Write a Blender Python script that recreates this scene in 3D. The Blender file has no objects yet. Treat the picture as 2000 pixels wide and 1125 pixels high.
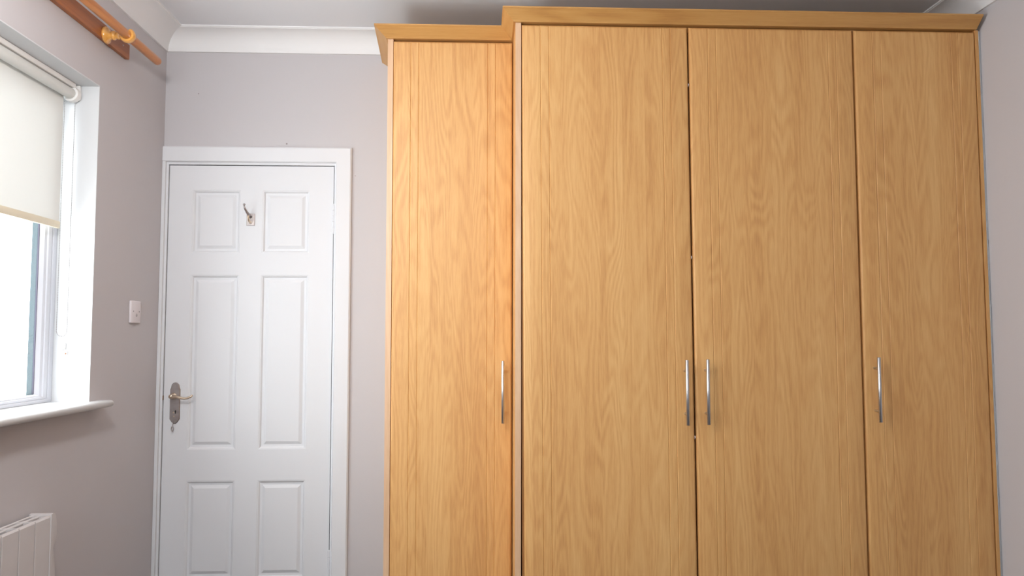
import bpy, bmesh, math, random
from mathutils import Vector, Matrix
random.seed(7)
S = bpy.context.scene
COL = S.collection

# ------------------------------------------------------------------ camera
cam_d = bpy.data.cameras.new('camera'); cam = bpy.data.objects.new('camera', cam_d); COL.objects.link(cam)
cam_d.sensor_width = 36.0; cam_d.lens = 1494.07 * 36.0 / 2000.0
cam_d.clip_start = 0.02; cam_d.clip_end = 200
def rot_cam(a, b, r):
    ca, sa, cb, sb, cr, sr = math.cos(a), math.sin(a), math.cos(b), math.sin(b), math.cos(r), math.sin(r)
    B = Matrix(((1, 0, 0), (0, 0, 1), (0, -1, 0)))
    Yw = Matrix(((cb, -sb, 0), (sb, cb, 0), (0, 0, 1)))
    P = Matrix(((1, 0, 0), (0, ca, sa), (0, -sa, ca)))
    R = Matrix(((cr, -sr, 0), (sr, cr, 0), (0, 0, 1)))
    return (R @ P @ B @ Yw).transposed()
cam.matrix_world = Matrix.Translation((0, 0, 1.225)) @ rot_cam(0.06447073, 0.04410325, 0.00163246).to_4x4()
S.camera = cam

# ------------------------------------------------------------------ world, exposure
S.view_settings.view_transform = 'Standard'; S.view_settings.look = 'None'
S.view_settings.gamma = 1.0; S.view_settings.use_curve_mapping = False
S.view_settings.exposure = -0.06
wd = bpy.data.worlds.new('sky'); S.world = wd; wd.use_nodes = True
bg = wd.node_tree.nodes['Background']
bg.inputs[0].default_value = (0.93, 0.96, 1.0, 1); bg.inputs[1].default_value = 7.0

# daylight entering the side window, and fill light at the added rear one
def area(name, loc, rot, sx, sy, power, col=(1, 1, 1), portal=False, spread=180):
    l = bpy.data.lights.new(name, 'AREA'); l.shape = 'RECTANGLE'; l.size = sx; l.size_y = sy
    l.energy = power; l.color = col; l.spread = math.radians(spread)
    l.cycles.is_portal = portal
    o = bpy.data.objects.new(name, l); o.location = loc; o.rotation_euler = rot; COL.objects.link(o); return o
PI = math.pi
WL_SIDE, WL_REAR = 4.3, 5.5            # radiance of the side daylight and of the added rear fill
area('daylight_side', (-1.62, 1.95, 1.57), (0, math.radians(-90), 0), 1.30, 2.10, WL_SIDE * PI * 1.30 * 2.10, (.955, .985, 1.03))
area('added_rear_fill', (-.85, -1.27, 1.58), (math.radians(90), 0, 0), .95, 1.2, WL_REAR * PI * .95 * 1.2, (.955, .985, 1.03))  # added fill light, set outside the unseen rear window

# fill lamp added to brighten the room, hung unseen above the frame
LAMP = (-.74, 1.30, 2.14)
pl = bpy.data.lights.new('added_fill_lamp', 'POINT'); pl.energy = 55; pl.shadow_soft_size = .07; pl.color = (1, .99, .985)
plo = bpy.data.objects.new('added_fill_lamp', pl); plo.location = LAMP; COL.objects.link(plo)

# ------------------------------------------------------------------ dimensions (metres)
XL, XR, YB, YR, ZC = -1.379, 1.95, 3.376, -1.1, 2.575
DL, DT = 3.0, 2.82                      # wardrobe fronts
WY0, WY1, WZ0, WZ1 = 1.10, 2.80, 1.0, 2.143

# ------------------------------------------------------------------ materials
def mat(name):
    m = bpy.data.materials.new(name); m.use_nodes = True
    nt = m.node_tree; b = nt.nodes['Principled BSDF']
    return m, nt, b
def N(nt, t, **k):
    n = nt.nodes.new(t)
    for a, v in k.items(): setattr(n, a, v)
    return n
def paint(name, col, rough=0.6, bump=0.02, scale=60, var=0.03, spec=0.4, big=1.2, coords='Object'):
    m, nt, b = mat(name)
    tc = N(nt, 'ShaderNodeTexCoord')
    n1 = N(nt, 'ShaderNodeTexNoise'); n1.inputs['Scale'].default_value = big; n1.inputs['Detail'].default_value = 3
    n2 = N(nt, 'ShaderNodeTexNoise'); n2.inputs['Scale'].default_value = scale; n2.inputs['Detail'].default_value = 4
    nt.links.new(tc.outputs[coords], n1.inputs['Vector']); nt.links.new(tc.outputs[coords], n2.inputs['Vector'])
    mx = N(nt, 'ShaderNodeMix', data_type='RGBA')
    mx.inputs[6].default_value = tuple(c * (1 - var) for c in col) + (1,)
    mx.inputs[7].default_value = tuple(min(1, c * (1 + var)) for c in col) + (1,)
    nt.links.new(n1.outputs['Fac'], mx.inputs[0]); nt.links.new(mx.outputs[2], b.inputs['Base Color'])
    bp = N(nt, 'ShaderNodeBump'); bp.inputs['Strength'].default_value = bump; bp.inputs['Distance'].default_value = 0.01
    nt.links.new(n2.outputs['Fac'], bp.inputs['Height']); nt.links.new(bp.outputs[0], b.inputs['Normal'])
    b.inputs['Roughness'].default_value = rough; b.inputs['Specular IOR Level'].default_value = spec
    return m
def metal(name, col, rough=0.3, brushed=False):
    m, nt, b = mat(name)
    b.inputs['Metallic'].default_value = 1.0
    tc = N(nt, 'ShaderNodeTexCoord'); mp = N(nt, 'ShaderNodeMapping')
    mp.inputs['Scale'].default_value = (400, 400, 6) if brushed else (60, 60, 60)
    n1 = N(nt, 'ShaderNodeTexNoise'); n1.inputs['Scale'].default_value = 1.0
    nt.links.new(tc.outputs['Object'], mp.inputs[0]); nt.links.new(mp.outputs[0], n1.inputs['Vector'])
    mx = N(nt, 'ShaderNodeMix', data_type='RGBA')
    mx.inputs[6].default_value = tuple(c * .85 for c in col) + (1,); mx.inputs[7].default_value = tuple(min(1, c * 1.1) for c in col) + (1,)
    nt.links.new(n1.outputs['Fac'], mx.inputs[0]); nt.links.new(mx.outputs[2], b.inputs['Base Color'])
    b.inputs['Roughness'].default_value = rough
    return m
def wood(name, light, mid, dark, axis='Z', rough=0.33, scale=1.0, contrast=1.0, coat=0.0, staves=False):
    """long-grain timber or wood foil: cathedral figure, fine streaks and pores"""
    m, nt, b = mat(name)
    L = nt.links.new
    tc = N(nt, 'ShaderNodeTexCoord'); oi = N(nt, 'ShaderNodeObjectInfo')
    ad = N(nt, 'ShaderNodeVectorMath', operation='ADD'); ml = N(nt, 'ShaderNodeMath', operation='MULTIPLY'); ml.inputs[1].default_value = 37.0
    L(oi.outputs['Random'], ml.inputs[0]); L(tc.outputs['Object'], ad.inputs[0]); L(ml.outputs[0], ad.inputs[1])
    def mapped(sc_across, sc_along):
        mp = N(nt, 'ShaderNodeMapping')
        s = {'Z': (sc_across, sc_across, sc_along), 'X': (sc_along, sc_across, sc_across), 'Y': (sc_across, sc_along, sc_across)}[axis]
        mp.inputs['Scale'].default_value = tuple(v * scale for v in s); L(ad.outputs[0], mp.inputs[0]); return mp.outputs[0]
    def noise(v, detail, rgh=.55, dist=0):
        n = N(nt, 'ShaderNodeTexNoise'); n.inputs['Scale'].default_value = 1; n.inputs['Detail'].default_value = detail
        n.inputs['Roughness'].default_value = rgh; n.inputs['Distortion'].default_value = dist; L(v, n.inputs['Vector']); return n.outputs['Fac']
    def mth(op, a, c=None, d=None):
        n = N(nt, 'ShaderNodeMath', operation=op)
        for i, v in enumerate((a, c, d)):
            if v is None: continue
            if isinstance(v, (int, float)): n.inputs[i].default_value = v
            else: L(v, n.inputs[i])
        return n.outputs[0]
    if staves:      # foil printed like edge-jointed boards: every stave has a figure of its own
        sp = N(nt, 'ShaderNodeSeparateXYZ'); L(ad.outputs[0], sp.inputs[0])
        cell = mth('FLOOR', mth('MULTIPLY', mth('ADD', sp.outputs[0], mth('MULTIPLY', noise(mapped(1.5, .2), 1), .05)), 11.5))
        wn = N(nt, 'ShaderNodeTexWhiteNoise', noise_dimensions='1D'); L(cell, wn.inputs['W'])
        cb = N(nt, 'ShaderNodeCombineXYZ'); L(mth('MULTIPLY', wn.outputs['Value'], 4.0), cb.inputs[1]); L(mth('MULTIPLY', wn.outputs['Value'], 9.0), cb.inputs[2])
        ad2 = N(nt, 'ShaderNodeVectorMath', operation='ADD'); L(ad.outputs[0], ad2.inputs[0]); L(cb.outputs[0], ad2.inputs[1]); ad = ad2
        stave = wn.outputs['Value']
    big = noise(mapped(6.5 if staves else 4.2, .85 if staves else .42), 2, .5, .3)          # where the figure bends
    ring = mth('SINE', mth('MULTIPLY', big, 120.0 if staves else 95.0))       # growth rings
    ring = mth('MULTIPLY_ADD', ring, .5, .5)
    fig = noise(mapped(5, .8), 1)                        # the figure shows in patches only
    broad = noise(mapped(9, .5), 2)
    streak = noise(mapped(150, 2.2), 4, .6)
    fleck = noise(mapped(230, 22), 2, .5)
    pore = noise(mapped(520, 16), 2, .5)
    fac = mth('ADD', mth('MULTIPLY', mth('MULTIPLY', ring, fig), (.25 if staves else .36) * contrast), mth('MULTIPLY', broad, .46))
    fac = mth('ADD', fac, mth('MULTIPLY', streak, .34 * contrast))
    fac = mth('ADD', fac, mth('MULTIPLY', fleck, .27 * contrast))
    fac = mth('ADD', fac, mth('MULTIPLY', pore, .20 * contrast))
    if staves: fac = mth('ADD', fac, mth('MULTIPLY', stave, .04))
    else: fac = mth('ADD', fac, .05)
    rp = N(nt, 'ShaderNodeValToRGB'); L(fac, rp.inputs[0])
    e = rp.color_ramp.elements
    e[0].position = .42; e[0].color = dark + (1,); e[1].position = 1.02; e[1].color = light + (1,)
    k = rp.color_ramp.elements.new(.72); k.color = mid + (1,)
    L(rp.outputs[0], b.inputs['Base Color'])
    bp = N(nt, 'ShaderNodeBump'); bp.inputs['Strength'].default_value = .05; bp.inputs['Distance'].default_value = .002
    L(streak, bp.inputs['Height']); L(bp.outputs[0], b.inputs['Normal'])
    b.inputs['Roughness'].default_value = rough; b.inputs['Coat Weight'].default_value = coat; b.inputs['Coat Roughness'].default_value = .12
    return m
def wall_paint(name, col, marks=()):
    """matt wall paint; small nail marks and a faint patch edge keep their place on the wall"""
    m = paint(name, col, rough=.8, bump=.045, scale=38, var=.02, spec=.25, big=.9)
    nt = m.node_tree; b = nt.nodes['Principled BSDF']; L = nt.links.new
    src = b.inputs['Base Color'].links[0].from_socket
    tc = next(n for n in nt.nodes if n.type == 'TEX_COORD')
    for (p, r, c) in marks:
        vm = N(nt, 'ShaderNodeVectorMath', operation='DISTANCE'); vm.inputs[1].default_value = p; L(tc.outputs['Object'], vm.inputs[0])
        lt = N(nt, 'ShaderNodeMapRange'); lt.inputs['From Min'].default_value = r * .6; lt.inputs['From Max'].default_value = r
        lt.inputs['To Min'].default_value = .8; lt.inputs['To Max'].default_value = 0; L(vm.outputs['Value'], lt.inputs['Value'])
        mx = N(nt, 'ShaderNodeMix', data_type='RGBA'); mx.inputs[7].default_value = c + (1,)
        L(lt.outputs[0], mx.inputs[0]); L(src, mx.inputs[6]); src = mx.outputs[2]
    L(src, b.inputs['Base Color'])
    return m

M = {}
M['wall'] = wall_paint('grey wall paint', (.535, .508, .518))
M['wall_back'] = wall_paint('grey wall paint with nail marks', (.535, .508, .518),
    [((-.8473, 3.376, 2.081), .0045, (.16, .12, .11)), ((-1.2357, 3.376, 2.302), .0035, (.25, .2, .2)), ((-.545, 3.376, 1.94), .003, (.3, .25, .25))])
M['ceiling'] = paint('white ceiling paint', (.78, .785, .81), rough=.85, bump=.03, scale=25)
M['cove'] = paint('white plaster cove', (.80, .79, .79), rough=.7, bump=.03, scale=30)
M['gloss'] = paint('white gloss door paint', (.70, .70, .72), rough=.6, bump=.03, scale=22, var=.012, spec=.22)
M['reveal'] = paint('white reveal paint', (.62, .625, .635), rough=.6, bump=.05, scale=30)
M['sill'] = paint('white sill gloss', (.64, .64, .64), rough=.35, bump=.03)
M['upvc'] = paint('white window plastic', (.60, .61, .66), rough=.3, bump=.0, var=.01)
M['plastic'] = paint('white plastic', (.82, .80, .78), rough=.4, bump=0, var=.01)
M['plate'] = paint('aged white switch plastic', (.72, .66, .67), rough=.4, bump=0, var=.02)
M['teal'] = paint('blue green outer frame', (.009, .026, .034), rough=.35, bump=0, var=.05)
M['seal'] = paint('dark purple rubber', (.030, .022, .045), rough=.5, bump=0)
M['dark'] = paint('dark void', (.02, .018, .016), rough=.9, bump=0)
M['carpet'] = paint('beige carpet', (.10, .095, .095), rough=.95, bump=.5, scale=300, var=.08)
M['rad'] = paint('off white heater enamel', (.60, .565, .56), rough=.3, bump=.02, scale=20, var=.05, big=14)
M['slot'] = paint('painted slot shade', (.03, .035, .045), rough=.8, bump=0)
M['cream'] = paint('cream bar', (.80, .72, .55), rough=.5, bump=0)
M['caulk'] = paint('rough white filler', (.52, .54, .56), rough=.8, bump=.3, scale=120, var=.08)
M['steel'] = metal('brushed steel', (.62, .62, .64), .28, True)
M['oldsteel'] = metal('worn nickel', (.42, .38, .37), .38)
M['brass'] = metal('pale worn brass', (.75, .62, .48), .3)
M['chain'] = metal('grey bead chain', (.38, .36, .35), .45)
M['rust'] = paint('bare wood chip', (.30, .16, .09), rough=.8, bump=.1)
BE = ((.78, .470, .188), (.68, .365, .130), (.52, .238, .073))
M['beech'] = wood('beech wood foil', *BE, axis='Z', rough=.5, coat=0, staves=True)
M['beech_x'] = wood('beech wood foil along', (.62, .345, .12), (.555, .29, .09), (.43, .20, .06), axis='X', rough=.38)
M['beech_y'] = wood('beech wood foil across', (.62, .345, .12), (.555, .29, .09), (.43, .20, .06), axis='Y', rough=.38)
M['beech_edge'] = wood('beech edge band', (.74, .50, .31), (.68, .43, .26), (.58, .35, .19), axis='Z', rough=.45)
M['pine_dark'] = wood('brown stained board', (.36, .115, .03), (.27, .08, .02), (.14, .04, .012), axis='Y', rough=.4, contrast=1.2)
M['pine'] = wood('orange varnished pine', (.66, .25, .045), (.54, .18, .028), (.36, .105, .015), axis='Y', rough=.3, coat=.2)
M['pine_light'] = wood('golden varnished pine', (.80, .42, .11), (.70, .33, .07), (.50, .20, .035), axis='X', rough=.2, coat=.8)
def glass_mat():
    m, nt, b = mat('window glass'); nt.nodes.remove(b); L = nt.links.new
    out = nt.nodes['Material Output']; fr = N(nt, 'ShaderNodeFresnel'); fr.inputs[0].default_value = 1.45
    tr = N(nt, 'ShaderNodeBsdfTransparent'); tr.inputs[0].default_value = (.97, .99, .98, 1)
    gl = N(nt, 'ShaderNodeBsdfGlossy'); gl.inputs['Roughness'].default_value = 0.0
    ge = N(nt, 'ShaderNodeNewGeometry'); iv = N(nt, 'ShaderNodeMath', operation='SUBTRACT'); iv.inputs[0].default_value = 1; L(ge.outputs['Backfacing'], iv.inputs[1])
    ff = N(nt, 'ShaderNodeMath', operation='MULTIPLY'); L(fr.outputs[0], ff.inputs[0]); L(iv.outputs[0], ff.inputs[1])
    mx = N(nt, 'ShaderNodeMixShader'); L(ff.outputs[0], mx.inputs[0]); L(tr.outputs[0], mx.inputs[1]); L(gl.outputs[0], mx.inputs[2]); L(mx.outputs[0], out.inputs[0])
    return m
M['glass'] = glass_mat()
def blind_mat():
    m, nt, b = mat('cream blind fabric'); nt.nodes.remove(b); L = nt.links.new
    out = nt.nodes['Material Output']; tc = N(nt, 'ShaderNodeTexCoord')
    mp = N(nt, 'ShaderNodeMapping'); mp.inputs['Scale'].default_value = (1, 900, 900)
    n = N(nt, 'ShaderNodeTexNoise'); n.inputs['Scale'].default_value = 1
    L(tc.outputs['Object'], mp.inputs[0]); L(mp.outputs[0], n.inputs['Vector'])
    mc = N(nt, 'ShaderNodeMix', data_type='RGBA'); mc.inputs[6].default_value = (.78, .78, .75, 1); mc.inputs[7].default_value = (.82, .82, .79, 1)
    L(n.outputs['Fac'], mc.inputs[0])
    d = N(nt, 'ShaderNodeBsdfDiffuse'); t = N(nt, 'ShaderNodeBsdfTranslucent'); L(mc.outputs[2], d.inputs[0]); t.inputs[0].default_value = (.79, .80, .80, 1)
    mx = N(nt, 'ShaderNodeMixShader'); mx.inputs[0].default_value = BLIND_T; L(d.outputs[0], mx.inputs[1]); L(t.outputs[0], mx.inputs[2]); L(mx.outputs[0], out.inputs[0])
    return m
BLIND_T = 0.185
M['blind'] = blind_mat()

# ------------------------------------------------------------------ mesh helpers (all in world metres)
def origin(o):
    v = Vector((0, 0, 0))
    while o is not None: v += o.location; o = o.parent
    return v
def obj(name, bm, m, parent=None, loc=None, smooth=False, auto=None):
    bmesh.ops.recalc_face_normals(bm, faces=bm.faces)
    base = origin(parent) if parent else Vector((0, 0, 0))
    if loc is None:
        if parent: loc = base.copy()
        else: loc = Vector((0, 0, 0))
    loc = Vector(loc)
    bm.transform(Matrix.Translation(-loc))
    me = bpy.data.meshes.new(name); bm.to_mesh(me); bm.free()
    for mm in (m if isinstance(m, (list, tuple)) else [m]): me.materials.append(mm)
    if smooth or auto:
        for p in me.polygons: p.use_smooth = True
        if auto: me.set_sharp_from_angle(angle=math.radians(auto))
    o = bpy.data.objects.new(name, me); COL.objects.link(o)
    if parent: o.parent = parent
    o.location = loc - base
    return o
def thing(name, label, cat, loc, group=None):
    o = bpy.data.objects.new(name, None); COL.objects.link(o); o.location = loc
    o.empty_display_size = .05
    if label: o['label'] = label
    if cat: o['category'] = cat
    if group: o['group'] = group
    return o
def tag(o, label, cat, group=None):
    o['label'] = label; o['category'] = cat
    if group: o['group'] = group
    return o
def struct(o): o['kind'] = 'structure'; return o
def box(bm, x0, x1, y0, y1, z0, z1, bevel=0, seg=1, mi=0):
    g = bmesh.ops.create_cube(bm, size=1)['verts']
    for v in g:
        v.co = Vector(((x0 + x1) / 2 + v.co.x * (x1 - x0), (y0 + y1) / 2 + v.co.y * (y1 - y0), (z0 + z1) / 2 + v.co.z * (z1 - z0)))
    fs = list({f for v in g for f in v.link_faces})
    for f in fs: f.material_index = mi
    if bevel:
        es = list({e for v in g for e in v.link_edges})
        bmesh.ops.bevel(bm, geom=es, offset=bevel, segments=seg, affect='EDGES', profile=.5)
    return g
def bxo(name, m, parent, *a, **k):
    bm = bmesh.new(); box(bm, *a, **k); return obj(name, bm, m, parent)
def loft(bm, rings, closed=True, caps=True, mi=0):
    vs = [[bm.verts.new(p) for p in r] for r in rings]
    n = len(rings[0])
    for a, b in zip(vs[:-1], vs[1:]):
        for i in range(n if closed else n - 1):
            j = (i + 1) % n
            f = bm.faces.new((a[i], a[j], b[j], b[i])); f.material_index = mi
    if caps and closed:
        bm.faces.new(vs[0]).material_index = mi; bm.faces.new(list(reversed(vs[-1]))).material_index = mi
    return vs
def tube(bm, pts, radii, n=12, caps=True):
    pts = [Vector(p) for p in pts]
    if isinstance(radii, (int, float)): radii = [radii] * len(pts)
    rings = []; up = None
    for i, p in enumerate(pts):
        d = (pts[min(i + 1, len(pts) - 1)] - pts[max(i - 1, 0)]).normalized()
        if up is None:
            up = Vector((0, 0, 1)) if abs(d.z) < .9 else Vector((1, 0, 0))
        s = d.cross(up).normalized(); up = s.cross(d).normalized()
        rings.append([p + (s * math.cos(t) + up * math.sin(t)) * radii[i] for t in [2 * math.pi * k / n for k in range(n)]])
    loft(bm, rings, True, caps)
def lathe(bm, p, axis, prof, n=24):
    """prof: (distance along axis, radius)"""
    p = Vector(p); a = Vector(axis).normalized(); u = a.orthogonal().normalized(); w = a.cross(u)
    loft(bm, [[p + a * d + (u * math.cos(t) + w * math.sin(t)) * max(r, 1e-5) for t in [2 * math.pi * k / n for k in range(n)]] for d, r in prof])
def sweep(bm, path, prof, mi=0):
    """mitred sweep; path = list of ((x,y),(ox,oy)) offsets per unit; prof = (out, z)"""
    rings = [[(p[0] + o[0] * d, p[1] + o[1] * d, z) for d, z in prof] for p, o in path]
    loft(bm, rings, True, True, mi)

# ================================================================== ROOM SHELL
bm = bmesh.new(); box(bm, XL - .2, XR + .2, YR - .2, YB + .2, -.12, 0); struct(obj('floor', bm, M['carpet']))
bm = bmesh.new(); box(bm, XL - .2, XR + .2, YR - .2, YB + .2, ZC, ZC + .12); struct(obj('ceiling', bm, M['ceiling']))
WT = .17
bm = bmesh.new()
for a in ((XL - WT, XL, YR, WY0, 0, ZC), (XL - WT, XL, WY1, YB, 0, ZC), (XL - WT, XL, WY0, WY1, 0, WZ0 - .03), (XL - WT, XL, WY0, WY1, WZ1, ZC)): box(bm, *a)
struct(obj('wall_left', bm, M['wall']))
bm = bmesh.new(); box(bm, XR, XR + .15, YR, YB, 0, ZC); struct(obj('wall_right', bm, M['wall']))
DX0, DX1, DZ1 = -1.368, -.628, 1.996       # door opening in the wall
bm = bmesh.new()
for a in ((XL - WT, DX0, YB, YB + .14, 0, ZC), (DX1, XR + .15, YB, YB + .14, 0, ZC), (DX0, DX1, YB, YB + .14, DZ1, ZC)): box(bm, *a)
struct(obj('wall_back', bm, M['wall_back']))
bm = bmesh.new()                                       # wall behind the camera, opened for an added window that brings fill light
RX0, RX1, RZ0, RZ1 = -1.30, -.40, 1.0, 2.15
for a in ((XL - WT, RX0, YR - .15, YR, 0, ZC), (RX1, XR + .15, YR - .15, YR, 0, ZC), (RX0, RX1, YR - .15, YR, 0, RZ0), (RX0, RX1, YR - .15, YR, RZ1, ZC)): box(bm, *a)
struct(obj('wall_rear', bm, M['wall']))
w2 = struct(thing('fill_window', None, None, (-.875, YR - .08, RZ0)))  # window added to let the rear fill light in
bm = bmesh.new()
for a in ((RX0, RX0 + .06), (RX1 - .06, RX1)): box(bm, a[0], a[1], YR - .11, YR - .05, RZ0, RZ1, .004)
for a in ((RZ0, RZ0 + .06), (RZ1 - .06, RZ1)): box(bm, RX0 + .055, RX1 - .055, YR - .108, YR - .052, a[0], a[1], .004)
obj('window_frame', bm, M['upvc'], w2)
bxo('pane', M['glass'], w2, RX0 + .05, RX1 - .05, YR - .082, YR - .078, RZ0 + .05, RZ1 - .05)

# cove round the ceiling
CB = 2.488
cove = [(0, CB), (.008, CB), (.010, CB + .004)]
for k in range(1, 10):
    t = math.radians(90 * k / 9); cove.append((.092 - .082 * math.cos(t), CB + .004 + .0745 * math.sin(t)))
cove += [(.0925, ZC - .0065), (.097, ZC - .0055), (.0975, ZC), (0, ZC)]
def trim(name, path, m=None):
    bm = bmesh.new(); sweep(bm, path, cove); return struct(obj(name, bm, m or M['cove'], auto=35))
trim('trim_1', [((XL, YR), (1, 0)), ((XL, YB), (1, -1))])
trim('trim_2', [((XL, YB), (1, -1)), ((XR, YB), (-1, -1))])
trim('trim_3', [((XR, YB), (-1, -1)), ((XR, YR), (-1, 0))])
# skirting boards, below the frame of the photograph
sk = [(0, 0), (.016, 0), (.016, .09), (.010, .10), (0, .10)]
def skirt(name, path):
    bm = bmesh.new(); sweep(bm, path, sk); struct(obj(name, bm, M['gloss']))
skirt('baseboard_left', [((XL, YR), (1, 0)), ((XL, YB - .02), (1, 0))])
skirt('baseboard_back', [((-.555, YB), (0, -1)), ((-.365, YB), (0, -1))])
skirt('baseboard_right', [((XR, 2.78), (-1, 0)), ((XR, YR), (-1, 0))])
# rough filler bead where the wardrobe meets the right hand wall
bm = bmesh.new(); rings = []
for k in range(121):
    z = .05 + 2.36 * k / 120; w = random.choice((.003, .004, .006, .0065)) ; s = random.uniform(-.0015, .0015)
    rings.append([(1.9385, DT + .006, z), (1.9385 + w * .5, DT + .001 + s, z), (XR, DT + .004 - s, z), (XR, DT + .014, z)])
loft(bm, rings); struct(obj('trim_4', bm, M['caulk']))

# ================================================================== WINDOW
w1 = struct(thing('window_1', None, None, (-1.51, 1.875, WZ0)))
bm = bmesh.new()
box(bm, -1.515, XL + .0005, WY1 - .004, WY1, WZ0, WZ1); box(bm, -1.515, XL + .0005, WY0, WY0 + .004, WZ0, WZ1)
box(bm, -1.515, XL + .0005, WY0 + .004, WY1 - .004, WZ1 - .004, WZ1)
obj('reveal', bm, M['reveal'], w1)
XF = -1.508
bm = bmesh.new()      # outer frame
J0, J1 = WY0 + .004, WY1 - .004
for a in ((J0, J0 + .03), (J1 - .026, J1)): box(bm, -1.549, XF, a[0], a[1], WZ0, WZ1 - .004, .003, 2)
for a in ((WZ0, WZ0 + .014), (WZ1 - .045, WZ1 - .004)): box(bm, -1.549, XF + .0005, J0, J1, a[0], a[1], .003, 2)
obj('window_frame', bm, M['upvc'], w1)
for i, (a, b) in enumerate(((J0 + .028, 1.95), (1.95, J1 - .024))):       # two glazed sashes
    bm = bmesh.new(); za, zb = WZ0 + .012, WZ1 - .045
    def sash(prof):    # prof: (inset, x)
        loft(bm, [[(x, a + d, za + d * .33), (x, b - d, za + d * .33), (x, b - d, zb - d), (x, a + d, zb - d)] for d, x in prof], True, False)
    sash([(0, -1.548), (0, -1.512), (.012, -1.508), (.030, -1.509), (.033, -1.513), (.046, -1.514), (.060, -1.523), (.060, -1.548), (0, -1.548)])
    sh = obj('sash', bm, M['upvc'], w1)
    bm = bmesh.new(); box(bm, -1.531, -1.527, a + .058, b - .058, za + .018, zb - .058); obj('pane', bm, M['glass'], sh)
    bm = bmesh.new()
    loft(bm, [[(x, a + d, za + d * .33 + e), (x, b - d, za + d * .33 + e), (x, b - d, zb - d), (x, a + d, zb - d)] for d, x, e in ((.0595, -1.5245, 0), (.062, -1.5245, 0), (.062, -1.548, 0), (.0595, -1.548, 0), (.0595, -1.5245, 0))], True, False)
    obj('gasket', bm, M['teal'], sh)['label'] = 'blue green gasket'
    bm = bmesh.new(); box(bm, -1.5285, -1.5235, b - .0625, b - .0596, za + .022, zb - .062); obj('edge_seal', bm, M['seal'], sh)['label'] = 'dark purple edge seal'
# window board with rounded nose and horn
bm = bmesh.new()
def nose(y, x_in):
    pts = [(x_in, .976), (-1.341, .976)]
    for k in range(7):
        t = math.radians(-90 + 180 * k / 6); pts.append((-1.337 + .012 * math.cos(t), .988 + .012 * math.sin(t) * (1.0)))
    pts += [(-1.341, 1.0005), (x_in, 1.0005)]
    return [(x, y, z) for x, z in pts]
loft(bm, [nose(1.04, XL), nose(2.868, XL), [(min(x, -1.330), 2.874, .988 + (z - .988) * .7) for x, y, z in nose(0, XL)]])
box(bm, -1.510, XL + .001, WY0, WY1, .972, 1.0005)
obj('window_sill', bm, M['sill'], w1, auto=40)
# stub of screw block on the reveal
# ================================================================== ROLLER BLIND
rb = thing('roller_blind', 'cream roller blind half lowered inside the window recess', 'blind', (-1.465, 1.86, 2.10))
RC = (-1.462, 2.100)
bm = bmesh.new(); lathe(bm, (RC[0], 1.135, RC[1]), (0, 1, 0), [(0, .019), (1.622, .019)], 28); obj('roller_tube', bm, M['blind'], rb, auto=40)
bm = bmesh.new()
nk = 30; ys = [1.135 + 1.617 * k / nk for k in range(nk + 1)]
for xx in (0, -.0008):
    pass
loft(bm, [[(-1.4812, y, 2.10), (-1.4812, y, 1.635), (-1.4820, y, 1.635), (-1.4820, y, 2.10)] for y in ys]); obj('fabric', bm, M['blind'], rb)
bm = bmesh.new(); box(bm, -1.487, -1.4765, 1.135, 2.753, 1.611, 1.637, .004, 2); obj('bottom_bar', bm, M['cream'], rb, auto=40)
bm = bmesh.new(); box(bm, -1.464, -1.447, 1.125, 2.768, 2.1205, 2.1385, .002); obj('head_rail', bm, M['plastic'], rb)
for y0, s in ((2.764, 1), (1.128, -1)):
    bm = bmesh.new(); lathe(bm, (RC[0], y0, RC[1]), (0, s, 0), [(-.006, .012), (-.006, .0265), (0, .028), (.016, .028), (.018, .026), (.018, 0)], 32)
    box(bm, -1.483, -1.441, *(sorted((y0 + s * .018, y0 + s * .0305))), 2.085, 2.138, .002)
    obj('end_bracket', bm, M['plastic'], rb, auto=40)
bm = bmesh.new()      # bead chain loop
x0, x1, zt, zb, yc = -1.4895, -1.4530, 2.075, 1.249, 2.7755
pth = [(x0, z) for z in [zt - (zt - zb) * k / 138 for k in range(139)]]
pth += [((x0 + x1) / 2 - (x1 - x0) / 2 * math.cos(t), zb - (x1 - x0) / 2 * math.sin(t)) for t in [math.pi * k / 10 for k in range(1, 10)]]
pth += [(x1, z) for z in [zb + (zt - zb) * k / 138 for k in range(139)]]
for x, z in pth:
    bmesh.ops.create_icosphere(bm, subdivisions=1, radius=.0017, matrix=Matrix.Translation((x, yc, z)))
tube(bm, [(x, yc, z) for x, z in pth[::3]], .0006, 5)
obj('bead_chain', bm, M['chain'], rb)['label'] = 'grey bead chain'
# chain cleat left on the reveal
ct = thing('chain_cleat', 'small white plastic chain cleat screwed to the window reveal below the bead chain', 'cleat', (-1.474, 2.796, 1.18))
bm = bmesh.new(); box(bm, -1.484, -1.464, 2.787, 2.796, 1.185, 1.208, .003, 2); obj('holder', bm, M['plastic'], ct, auto=40)
bm = bmesh.new(); box(bm, -1.478, -1.458, 2.791, 2.796, 1.164, 1.182, .002); obj('broken_stub', bm, M['plate'], ct)
bm = bmesh.new(); lathe(bm, (-1.463, 2.7915, 1.170), (0, -1, 0), [(0, .0032), (.0015, .0026), (.0016, 0)], 10); obj('screw', bm, M['rust'], ct)

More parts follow.
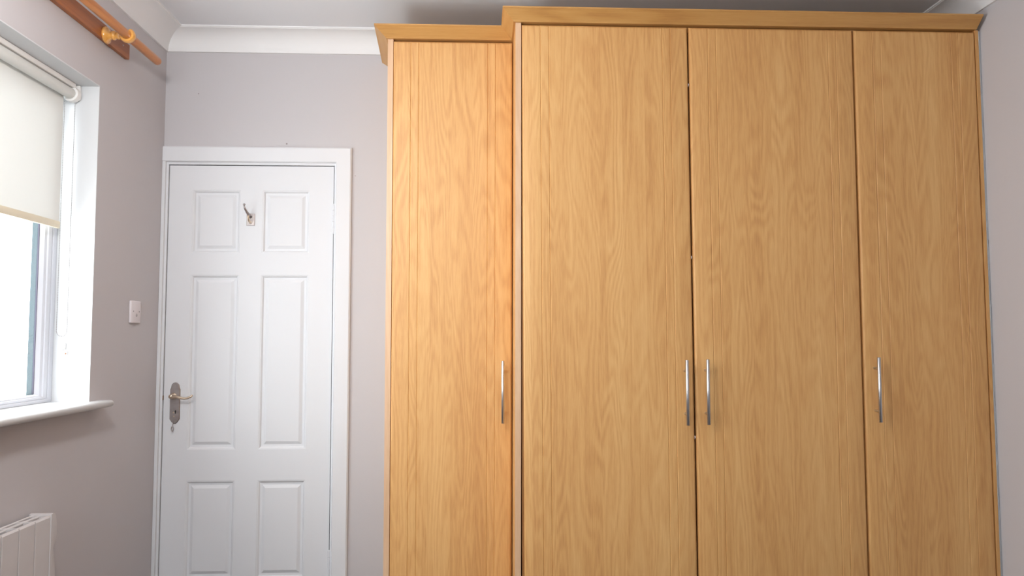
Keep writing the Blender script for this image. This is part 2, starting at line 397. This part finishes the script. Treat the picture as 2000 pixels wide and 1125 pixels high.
# ================================================================== CURTAIN POLE on its board
bd = thing('mounting_board', 'brown stained timber board fixed to the wall above the window, behind the curtain pole', 'board', (XL, 2.0, 2.31))
bm = bmesh.new(); box(bm, XL, XL + .017, .90, 2.987, 2.309, 2.368, .002, 1); obj('board', bm, M['pine_dark'], bd)
bm = bmesh.new()
lathe(bm, (XL + .017, 2.93, 2.345), (1, 0, 0), [(0, .003), (.0012, .003), (.0013, 0)], 10); obj('screw', bm, M['oldsteel'], bd)
cp = thing('curtain_pole', 'orange varnished wooden curtain pole with turned brackets, running along the window wall', 'curtain pole', (-1.28, 2.0, 2.33))
PX, PZ, PRad = -1.281, 2.328, .0165
bm = bmesh.new()
lathe(bm, (PX, .82, PZ), (0, 1, 0), [(0, .010), (.004, .0145), (.010, PRad), (2.225, PRad), (2.234, .0145), (2.2385, .009), (2.240, 0)], 28)
obj('pole', bm, M['pine'], cp, auto=50)
for by in (2.79, 1.10):
    bm = bmesh.new(); X0 = XL + .0172
    prof = [(0, .029), (.003, .031), (.008, .031), (.012, .028), (.015, .022), (.019, .0165), (.023, .0135), (.027, .0155), (.031, .0175), (.036, .0165), (.040, .0125), (.044, .0135), (.049, .0150), (.056, .0125)]
    lathe(bm, (X0, by, PZ), (1, 0, 0), prof, 28)
    br = obj('bracket', bm, M['pine_light'], cp, auto=50)
    bm = bmesh.new()      # open cup that holds the pole
    rings = []
    for k in range(31):
        t = math.radians(140 + 285 * k / 30)         # opening at the upper room side
        c, s = math.cos(t), math.sin(t)
        w = .012; ri, ro = PRad + .0004, .0275
        if k in (0, 30): ro = .024
        rings.append([(PX + c * r, by + y, PZ + s * r) for r, y in ((ri, -w), (ro - .003, -w), (ro, -w * .5), (ro, w * .5), (ro - .003, w), (ri, w))])
    loft(bm, rings); obj('cup', bm, M['pine_light'], br, auto=50)

# ================================================================== WALL PLATE
wp = thing('wall_plate', 'small square white plastic electrical plate on the left wall beside the door', 'wall plate', (XL, 3.128, 1.283))
bm = bmesh.new(); box(bm, XL, XL + .010, 3.084, 3.172, 1.285, 1.373, .003, 2); obj('plate', bm, M['plate'], wp, auto=40)
bm = bmesh.new()
lathe(bm, (XL + .0101, 3.103, 1.331), (1, 0, 0), [(0, .0036), (.0008, .003), (.0009, 0)], 12); obj('screw', bm, M['oldsteel'], wp)
bm = bmesh.new()
lathe(bm, (XL + .0101, 3.155, 1.331), (1, 0, 0), [(0, .0036), (.0008, .003), (.0009, 0)], 12); obj('screw', bm, M['oldsteel'], wp)
bm = bmesh.new(); lathe(bm, (XL + .0101, 3.131, 1.316), (1, 0, 0), [(0, .0062), (.0015, .0055), (.0016, .003), (.0017, 0)], 14); obj('cable_outlet', bm, M['oldsteel'], wp)

# ================================================================== HEATER
ht = thing('electric_heater', 'off white electric panel heater with slotted top on the wall under the window', 'heater', (-1.345, 2.05, .12))
hy0, hy1, hz0, hz1, xf, xb = 1.55, 2.447, .13, .683, -1.309, XL + .012
bm = bmesh.new()      # fluted front panel
ridge = []
pitch = .0805; y = hy1
pts = []
while y > hy0 + .01:
    y2 = max(hy0, y - pitch)
    pts += [(xf - .0005, y - .003), (xf, y - .006), (xf, y2 + .005), (xf - .001, y2 + .0022), (xf - .0085, y2 + .0016), (xf - .0085, y2 - .0016), (xf - .001, y2 - .0022)]
    y = y2
pts = [(xf - .001, hy1)] + pts
prof = pts + [(xf - .0095, hy0), (xf - .0095, hy1)]
loft(bm, [[(x - (0.0 if z < hz1 - .004 else .003), y, z) for x, y in prof] for z in (hz0, hz1 - .006, hz1 - .001)])
obj('front_panel', bm, M['rad'], ht)
bm = bmesh.new(); box(bm, xb, xb + .03, hy0, hy1, hz0, hz1 - .02); obj('back_panel', bm, M['rad'], ht)
bm = bmesh.new()      # slotted top: three long bars and cross bars over a dark painted liner
zt = hz1
box(bm, xb, xb + .008, hy0, hy1, zt - .012, zt + .001, .002)
box(bm, -1.3475, -1.3365, hy0, hy1, zt - .010, zt, .002)
box(bm, xf - .010, xf - .003, hy0, hy1, zt - .010, zt - .0005, .001)
yy = hy1
while yy > hy0 + .05:
    for (xa, xc, sh) in ((xb + .008, -1.3475, .012), (-1.3365, xf - .010, .012)):
        vs = [(xa, yy - .014), (xa, yy), (xc, yy + sh), (xc, yy - .014 + sh)]
        vs = [(x, min(y, hy1)) for x, y in vs]
        loft(bm, [[(x, y, z) for x, y in vs] for z in (zt - .008, zt - .001)])
    yy -= .082
g = obj('top_grille', bm, M['rad'], ht)
bm = bmesh.new(); box(bm, xb + .008, xf - .012, hy0 + .002, hy1 - .002, zt - .05, zt - .0085); obj('slot_shade_liner', bm, M['slot'], ht)  # solid dark liner; paints the shade inside the slots
for s in (1, -1):     # end caps
    bm = bmesh.new()
    side = [(0, hz0), (0, hz1 + .002), (.012, hz1 + .004), (.024, hz1 + .001), (.031, hz1 - .012), (.036, hz1 - .035), (.037, hz1 - .065), (.030, hz1 - .085), (.020, hz1 - .104), (.024, hz1 - .125), (.030, hz1 - .15), (.034, hz1 - .18), (.034, hz0 + .02), (.028, hz0)]
    yb = hy1 if s == 1 else hy0
    loft(bm, [[(x, yb + s * y * k, z) for y, z in side] for x, k in ((XL + .004, .8), (XL + .02, 1), (xf - .006, 1), (xf + .001, .93), (xf + .002, .85))])
    cap = obj('end_cap', bm, M['rad'], ht, auto=35)
    if s == 1:
        for z in (.520, .478):
            bm = bmesh.new(); lathe(bm, (-1.330, yb + .030, z), (.0, 1, 0), [(0, .012), (.010, .011), (.013, .008), (.0135, 0)], 20); obj('knob', bm, M['plastic'], cap, auto=40)
for y in (1.7, 2.3): bxo('wall_bracket', M['rad'], ht, XL + .0008, xb + .001, y, y + .04, .2, .6)

# ================================================================== DOOR
d1 = struct(thing('door_1', None, None, (-1.0, YB, 0)))
YA = YB - .016         # face of the architrave
bm = bmesh.new()
prof = [(.0, 0), (.0, -.012), (.004, -.016), (.062, -.016), (.068, -.011), (.068, 0)]     # (outward from opening, y)
ax0, ax1, az = -1.3655, -.6275, 1.9955
rg = [[(ax1 + o, YB + y, 0) for o, y in prof], [(ax1 + o, YB + y, az + o) for o, y in prof], [(XL + .0005, YB + y, az + o) for o, y in prof]]
loft(bm, rg)
box(bm, XL + .0005, ax0 + .001, YA, YB, 0, az + .001, .001)
obj('architrave', bm, M['gloss'], d1, auto=25)
bm = bmesh.new()       # lining and stops
box(bm, ax0 - .002, ax0 + .010, YB - .003, YB + .135, 0, az - .011)
box(bm, ax1 - .008, ax1 + .001, YB - .003, YB + .135, 0, az - .011)
box(bm, ax0 - .002, ax1 + .001, YB - .003, YB + .135, az - .011, az)
box(bm, ax0 + .010, ax0 + .024, YB + .044, YB + .06, 0, az - .011); box(bm, ax1 - .022, ax1 - .008, YB + .044, YB + .06, 0, az - .011)
box(bm, ax0 + .010, ax1 - .008, YB + .044, YB + .06, az - .025, az - .011)
obj('door_lining', bm, M['gloss'], d1)
bxo('strike_plate', M['rust'], d1, ax0 + .0095, ax0 + .0112, YB - .001, YB + .020, .958, .978)
# leaf with six raised panels
lx0, lx1, lz0, lz1, yf = -1.3525, -.6395, .006, 1.9810, YB + .004
PAN = [(-1.249, -1.046, 1.597, 1.874), (-.9495, -.744, 1.594, 1.8715), (-1.252, -1.0445, .746, 1.500), (-.9495, -.7445, .745, 1.498), (-1.248, -1.044, .20, .6135), (-.946, -.7425, .20, .6135)]
xs = [lx0, -1.2505, -1.0450, -.9485, -.7440, lx1]; zs = [lz0, .20, .6135, .7455, 1.499, 1.5955, 1.8728, lz1]
bm = bmesh.new(); gv = {}
lean = .0035          # the panels stand a few mm out of plumb, as hung
def V(i, j):
    if (i, j) not in gv:
        gv[i, j] = bm.verts.new((xs[i], yf, zs[j]))
    return gv[i, j]
for i in range(5):
    for j in range(7):
        if i in (1, 3) and j in (1, 3, 5):
            a = [V(i, j), V(i + 1, j), V(i + 1, j + 1), V(i, j + 1)]
            x0, x1, z0, z1 = xs[i], xs[i + 1], zs[j], zs[j + 1]
            prev = a
            for d, dy in ((.0015, .0012), (.005, .0018), (.009, .0060), (.0105, .0095), (.020, .0100), (.032, .0035), (.0335, .0030)):
                cur = [bm.verts.new(p) for p in ((x0 + d, yf + dy, z0 + d), (x1 - d, yf + dy, z0 + d), (x1 - d, yf + dy, z1 - d), (x0 + d, yf + dy, z1 - d))]
                for k in range(4): bm.faces.new((prev[k], prev[(k + 1) % 4], cur[(k + 1) % 4], cur[k]))
                prev = cur
            bm.faces.new(prev)
        else:
            bm.faces.new((V(i, j), V(i + 1, j), V(i + 1, j + 1), V(i, j + 1)))
# edges and back of the leaf
lp = [V(i, 0) for i in range(6)] + [V(5, j) for j in range(1, 8)] + [V(i, 7) for i in range(4, -1, -1)] + [V(0, j) for j in range(6, 0, -1)]
bk = [bm.verts.new((v.co.x, yf + .040, v.co.z)) for v in lp]
for k in range(len(lp)): bm.faces.new((lp[k], lp[(k + 1) % len(lp)], bk[(k + 1) % len(lp)], bk[k]))
bm.faces.new(bk)
leaf = obj('door_leaf', bm, M['gloss'], d1)
for zc in (1.7475, .25):
    bm = bmesh.new(); hx = (lx1 + ax1 - .008) / 2
    for k in range(5):
        z0 = zc - .0625 + k * .025
        lathe(bm, (hx, yf - .004, z0), (0, 0, 1), [(0, .0048), (.0008, .0055), (.0236, .0055), (.0244, .0048)], 14)
    lathe(bm, (hx, yf - .004, zc - .067), (0, 0, 1), [(0, .002), (.002, .004), (.0045, .0045)], 12); lathe(bm, (hx, yf - .004, zc + .0625), (0, 0, 1), [(0, .0045), (.0025, .004), (.0045, .002)], 12)
    obj('hinge', bm, M['gloss'], d1, auto=40)
# lever handle on its backplate
hxc, hzb, hzt = -1.3035, .857, 1.034
bm = bmesh.new(); hw = .0215
out = [(-hw, hzb + .020), (-hw + .010, hzb + .006), (0 - .005, hzb), (.005, hzb), (hw - .010, hzb + .006), (hw, hzb + .020)]
out += [(hw, hzt - .030), (hw - .003, hzt - .024)] + [((hw - .004) * math.cos(t), hzt - .020 + .020 * math.sin(t)) for t in [math.radians(a) for a in range(0, 181, 15)]] + [(-hw + .003, hzt - .024), (-hw, hzt - .030)]
loft(bm, [[(hxc + x * s, yf - d, (z - .945) * (1 - (1 - s) * .3) + .945) for x, z in out] for d, s in ((0, 1), (.003, 1), (.0055, .90))])
dh = obj('door_handle', bm, M['oldsteel'], d1, auto=30)
bm = bmesh.new()
lathe(bm, (hxc - .006, yf - .0055, .975), (0, -1, 0), [(0, .014), (.006, .0125), (.018, .0095), (.030, .010), (.034, .007), (.035, 0)], 20)
tube(bm, [(hxc - .010, yf - .028, .974), (hxc + .004, yf - .034, .975), (hxc + .020, yf - .038, .974), (hxc + .036, yf - .039, .970), (hxc + .052, yf - .038, .9675), (hxc + .066, yf - .037, .969), (hxc + .078, yf - .036, .9745), (hxc + .085, yf - .036, .981)],
     [.009, .0085, .0062, .0054, .0050, .0048, .0050, .0040], 14)
obj('lever', bm, M['brass'], dh, smooth=True)['label'] = 'pale brass curled lever'
for sx, sz in ((-.0135, 1.010), (.0115, 1.010), (-.004, .905), (-.002, .888)):
    bm = bmesh.new(); lathe(bm, (hxc + sx, yf - .0054, sz), (0, -1, 0), [(0, .0032), (.0012, .0026), (.0013, 0)], 12); obj('screw', bm, M['oldsteel'] if sz > 1 else M['brass'], dh)
bm = bmesh.new(); lathe(bm, (hxc + .004, yf - .0054, .911), (0, -1, 0), [(0, .0036), (.0004, .0036), (.0005, 0)], 12); box(bm, hxc + .0022, hxc + .0058, yf - .006, yf - .005, .900, .910); obj('keyhole', bm, M['dark'], dh)
ky = thing('key', 'small dark key hanging below the handle plate of the white door', 'key', (hxc - .004, yf - .008, .815))
bm = bmesh.new(); tube(bm, [(hxc - .003, yf - .009, .868), (hxc - .005, yf - .009, .845)], .0012, 8)
obj('shank', bm, M['oldsteel'], ky)
bm = bmesh.new()
for k in range(1):
    ring = [(hxc - .006 + .0045 * math.cos(t), yf - .009, .836 + .010 * math.sin(t)) for t in [2 * math.pi * i / 16 for i in range(17)]]
    tube(bm, ring, .0019, 8)
obj('bow', bm, M['oldsteel'], ky)
# coat hook on the door
hk = thing('coat_hook', 'small metal coat hook on a square plate screwed high on the white door', 'coat hook', (-.9985, yf, 1.715))
bm = bmesh.new(); box(bm, -1.0165, -.9805, yf - .003, yf, 1.7155, 1.7695, .001, 1); hp = obj('plate', bm, M['oldsteel'], hk)
bm = bmesh.new()
tube(bm, [(-.9985, yf - .003, 1.730), (-.998, yf - .012, 1.7285), (-.9985, yf - .028, 1.734), (-.9995, yf - .036, 1.748), (-1.000, yf - .034, 1.757)], [.006, .0055, .0045, .004, .0045], 12)
obj('lower_hook', bm, M['brass'], hk, smooth=True)
bm = bmesh.new()
tube(bm, [(-.999, yf - .003, 1.755), (-1.001, yf - .018, 1.760), (-1.005, yf - .038, 1.770), (-1.009, yf - .055, 1.783), (-1.010, yf - .060, 1.793)], [.008, .007, .005, .0038, .003], 12)
bmesh.ops.create_uvsphere(bm, u_segments=12, v_segments=8, radius=.0055, matrix=Matrix.Translation((-1.010, yf - .061, 1.799)))
obj('upper_hook', bm, M['oldsteel'], hk, smooth=True)
for sx, sz in ((-1.011, 1.722), (-.986, 1.722), (-.986, 1.763)):
    bm = bmesh.new(); lathe(bm, (sx, yf - .003, sz), (0, -1, 0), [(0, .0025), (.001, .002), (.0011, 0)], 10); obj('screw', bm, M['oldsteel'], hk)
# near-black sheet standing for the shade of the hallway behind the closed door
bm = bmesh.new(); box(bm, DX0 - .05, DX1 + .05, YB + .1405, YB + .18, 0, DZ1 + .05); struct(obj('wall_hall', bm, M['dark']))

# ================================================================== WARDROBES
CT = 2.414                                     # underside of the crown moulding
def prism(bm, x0t, x0b, x1t, x1b, y0, y1, z0, z1, mi=0):
    loft(bm, [[(x0b, y0, z0), (x1b, y0, z0), (x1b, y1, z0), (x0b, y1, z0)], [(x0t, y0, z1), (x1t, y0, z1), (x1t, y1, z1), (x0t, y1, z1)]], mi=mi)
def door(parent, yfr, xl, xr, z0=.095, z1=2.4075):
    """xl, xr = (x at the top, x at the floor); slab with rounded long edges and two pairs of V grooves"""
    W = xr[0] - xl[0]; g, T = .0021, .020
    p = [(0, T), (0, .009), (.0012, .0055), (.0035, .0025), (.0065, .0006), (.009, 0)]
    for c in (.0712, .1030, W - .0984, W - .0672):
        p += [(c - g, 0), (c - g * .15, .0019), (c + g * .15, .0019), (c + g, 0)]
    p += [(W - .009, 0), (W - .0065, .0006), (W - .0035, .0025), (W - .0012, .0055), (W, .009), (W, T)]
    def ring(z, push):
        t = z / 2.4; a = xl[1] + (xl[0] - xl[1]) * t; b = xr[1] + (xr[0] - xr[1]) * t
        return [(a + (b - a) * u / W, yfr + max(v, push), z) for u, v in p]
    bm = bmesh.new(); loft(bm, [ring(z, q) for z, q in ((z0, .008), (z0 + .003, .003), (z0 + .008, 0), (z1 - .008, 0), (z1 - .003, .003), (z1, .008))])
    return obj('door', bm, M['beech'], parent, auto=25)
def bar_handle(door_o, x, y, zlo, zhi):
    bm = bmesh.new(); r = .0062; yb = y - .035
    lathe(bm, (x, yb, zlo), (0, 0, 1), [(0, .0052), (.001, r), (zhi - zlo - .001, r), (zhi - zlo, .0052)], 20)
    h = obj('handle', bm, M['steel'], door_o, auto=50)
    for z in (zlo + .040, zhi - .040):
        bm = bmesh.new(); lathe(bm, (x, y + .0005, z), (0, -1, 0), [(0, .0045), (.030, .0045)], 12); obj('handle_post', bm, M['steel'], h, auto=50)
    return h
def carcass(parent, xl, xr, yfr, left_edge=True, lean=(0, 0), right_edge=False, lean2=(0, 0)):
    """cabinet box: sides, top, floor, back, plinth"""
    yb = YB - .003
    for k, (a, b, ed, ln) in enumerate(((xl, xl + .018, left_edge, lean), (xr - .018, xr, right_edge, lean2))):
        bm = bmesh.new(); y0 = yfr + .001 if ed else yfr + .0225
        if ed: b = a + (.0215 if k == 0 else .012); a = a if k == 0 else xr - .0125; b = b if k == 0 else xr
        prism(bm, a + ln[0], a + ln[1], b + ln[0], b + ln[1], y0, yb, 0, CT - .0005)
        bm.normal_update()
        for f in bm.faces: f.material_index = 0 if abs(f.normal.y) > .9 and f.calc_center_median().y < yfr + .1 else 1
        obj('side_panel', bm, [M['beech_edge'] if k == 0 else M['beech'], M['beech']], parent)  # right edge takes the darker foil, its shade put into the colour
    bxo('top_panel', M['beech_x'], parent, xl + .0205, xr - .0185, yfr + .024, yb, CT - .020, CT - .001)
    bxo('floor_panel', M['beech_x'], parent, xl + .0205, xr - .0185, yfr + .024, yb, .09, .108)
    bxo('back_panel', M['beech'], parent, xl + .0205, xr - .0185, yb - .006, yb, .11, CT - .022)
    bxo('plinth', M['beech_x'], parent, xl + .0205, xr - .0185, yfr + .045, yfr + .061, 0, .089)

GW = 'fitted beech wardrobe units'
wa = thing('wardrobe', 'narrow shallow beech wardrobe unit nearest the white door, set back from its neighbours', 'wardrobe', (-.11, DL, 0), GW)
carcass(wa, -.3614, .1318, DL, True, lean2=(.0068, 0))
da = door(wa, DL, (-.3405, -.3395), (.1360, .1270)); bar_handle(da, .0950, DL, .8952, 1.1342)
wb = thing('wardrobe', 'wide double beech wardrobe unit with two bar handles side by side at its centre', 'wardrobe', (.79, DT, 0), GW)
carcass(wb, .1385, 1.4430, DT, True, (.0008, -.0060))
bxo('added_filler_strip', M['beech'], wb, .1605, .200, DT + .0205, DT + .036, .11, CT - .022)  # strip added behind the door edge so the gap reads less dark
db = door(wb, DT, (.1622, .1680), (.7965, .8020)); bar_handle(db, .7650, DT, .9034, 1.1414)
for z in (2.185, 1.524, .855):        # little buffers between the meeting doors
    bm = bmesh.new(); t = z / 2.4; x = .8020 + (.7965 - .8020) * t
    lathe(bm, (x, DT + .012, z), (1, 0, 0), [(0, .0065), (.003, .0065), (.0042, .004), (.0043, 0)], 12); obj('door_buffer', bm, M['plate'], db, auto=40)
dc = door(wb, DT, (.8024, .8078), (1.4407, 1.4395)); bar_handle(dc, .8419, DT, .9048, 1.1431)
wc = thing('wardrobe', 'single door beech wardrobe unit against the right hand wall, handle on its left', 'wardrobe', (1.69, DT, 0), GW)
carcass(wc, 1.4440, 1.9395, DT, False, (0, 0), True)
dd = door(wc, DT, (1.4467, 1.4460), (1.9262, 1.9258)); bar_handle(dd, 1.4842, DT, .9099, 1.1488)

cm = thing('crown_moulding', 'beech crown moulding stepping round the tops of the fitted wardrobes', 'moulding', (.8, DT, CT))
CP = [(-.030, CT),  (.007, CT), (.009, CT + .003), (.011, CT + .006), (.020, CT + .013), (.031, CT + .022), (.041, CT + .0315), (.0465, CT + .0365), (.049, CT + .0375), (.049, CT + .0425), (.047, CT + .0437), (-.030, CT + .0437)]
def crown(path, m):
    bm = bmesh.new(); sweep(bm, path, CP); return obj('moulding_length', bm, m, cm, auto=25)
e = .0004
crown([((-.3614, YB - .001), (-1.42, 0)), ((-.3614, DL), (-1, -1))], M['beech_y'])
crown([((-.3614 + e, DL), (-1, -1)), ((.1385 - e, DL), (-1, -1))], M['beech_x'])
crown([((.1385, DL), (-1, -1)), ((.1385, DT), (-1, -1))], M['beech_y'])
crown([((.1385 + e, DT), (-1, -1)), ((1.9300, DT), (0, -1))], M['beech_x'])
# torn white sealant under the end of the crown against the wall
bm = bmesh.new()
loft(bm, [[(x, YB - .001 - d, z) for x, z in ((-.402, 2.4145), (-.370, 2.3905), (-.3625, 2.386), (-.3625, 2.394), (-.378, 2.404), (-.395, 2.4145))] for d in (0, .004)])
struct(obj('trim_5', bm, M['caulk']))

# ================================================================== ADDED PENDANT (unseen above the frame; carries the fill light)
pn = thing('added_pendant', 'added pendant lamp holder hanging unseen from the ceiling, placed for fill light', 'lamp', (LAMP[0], LAMP[1], ZC))
bm = bmesh.new(); lathe(bm, (LAMP[0], LAMP[1], ZC), (0, 0, -1), [(0, .045), (.012, .043), (.022, .030), (.024, .006), (.025, 0)], 24); obj('ceiling_rose', bm, M['plastic'], pn, auto=40)
bm = bmesh.new(); tube(bm, [(LAMP[0], LAMP[1], ZC - .022), (LAMP[0], LAMP[1], LAMP[2] + .14)], .003, 8); obj('cord', bm, M['plastic'], pn)
bm = bmesh.new(); lathe(bm, (LAMP[0], LAMP[1], LAMP[2] + .145), (0, 0, -1), [(0, .008), (.01, .018), (.05, .020), (.055, .014), (.072, .014)], 20); obj('lamp_holder', bm, M['plastic'], pn, auto=40)
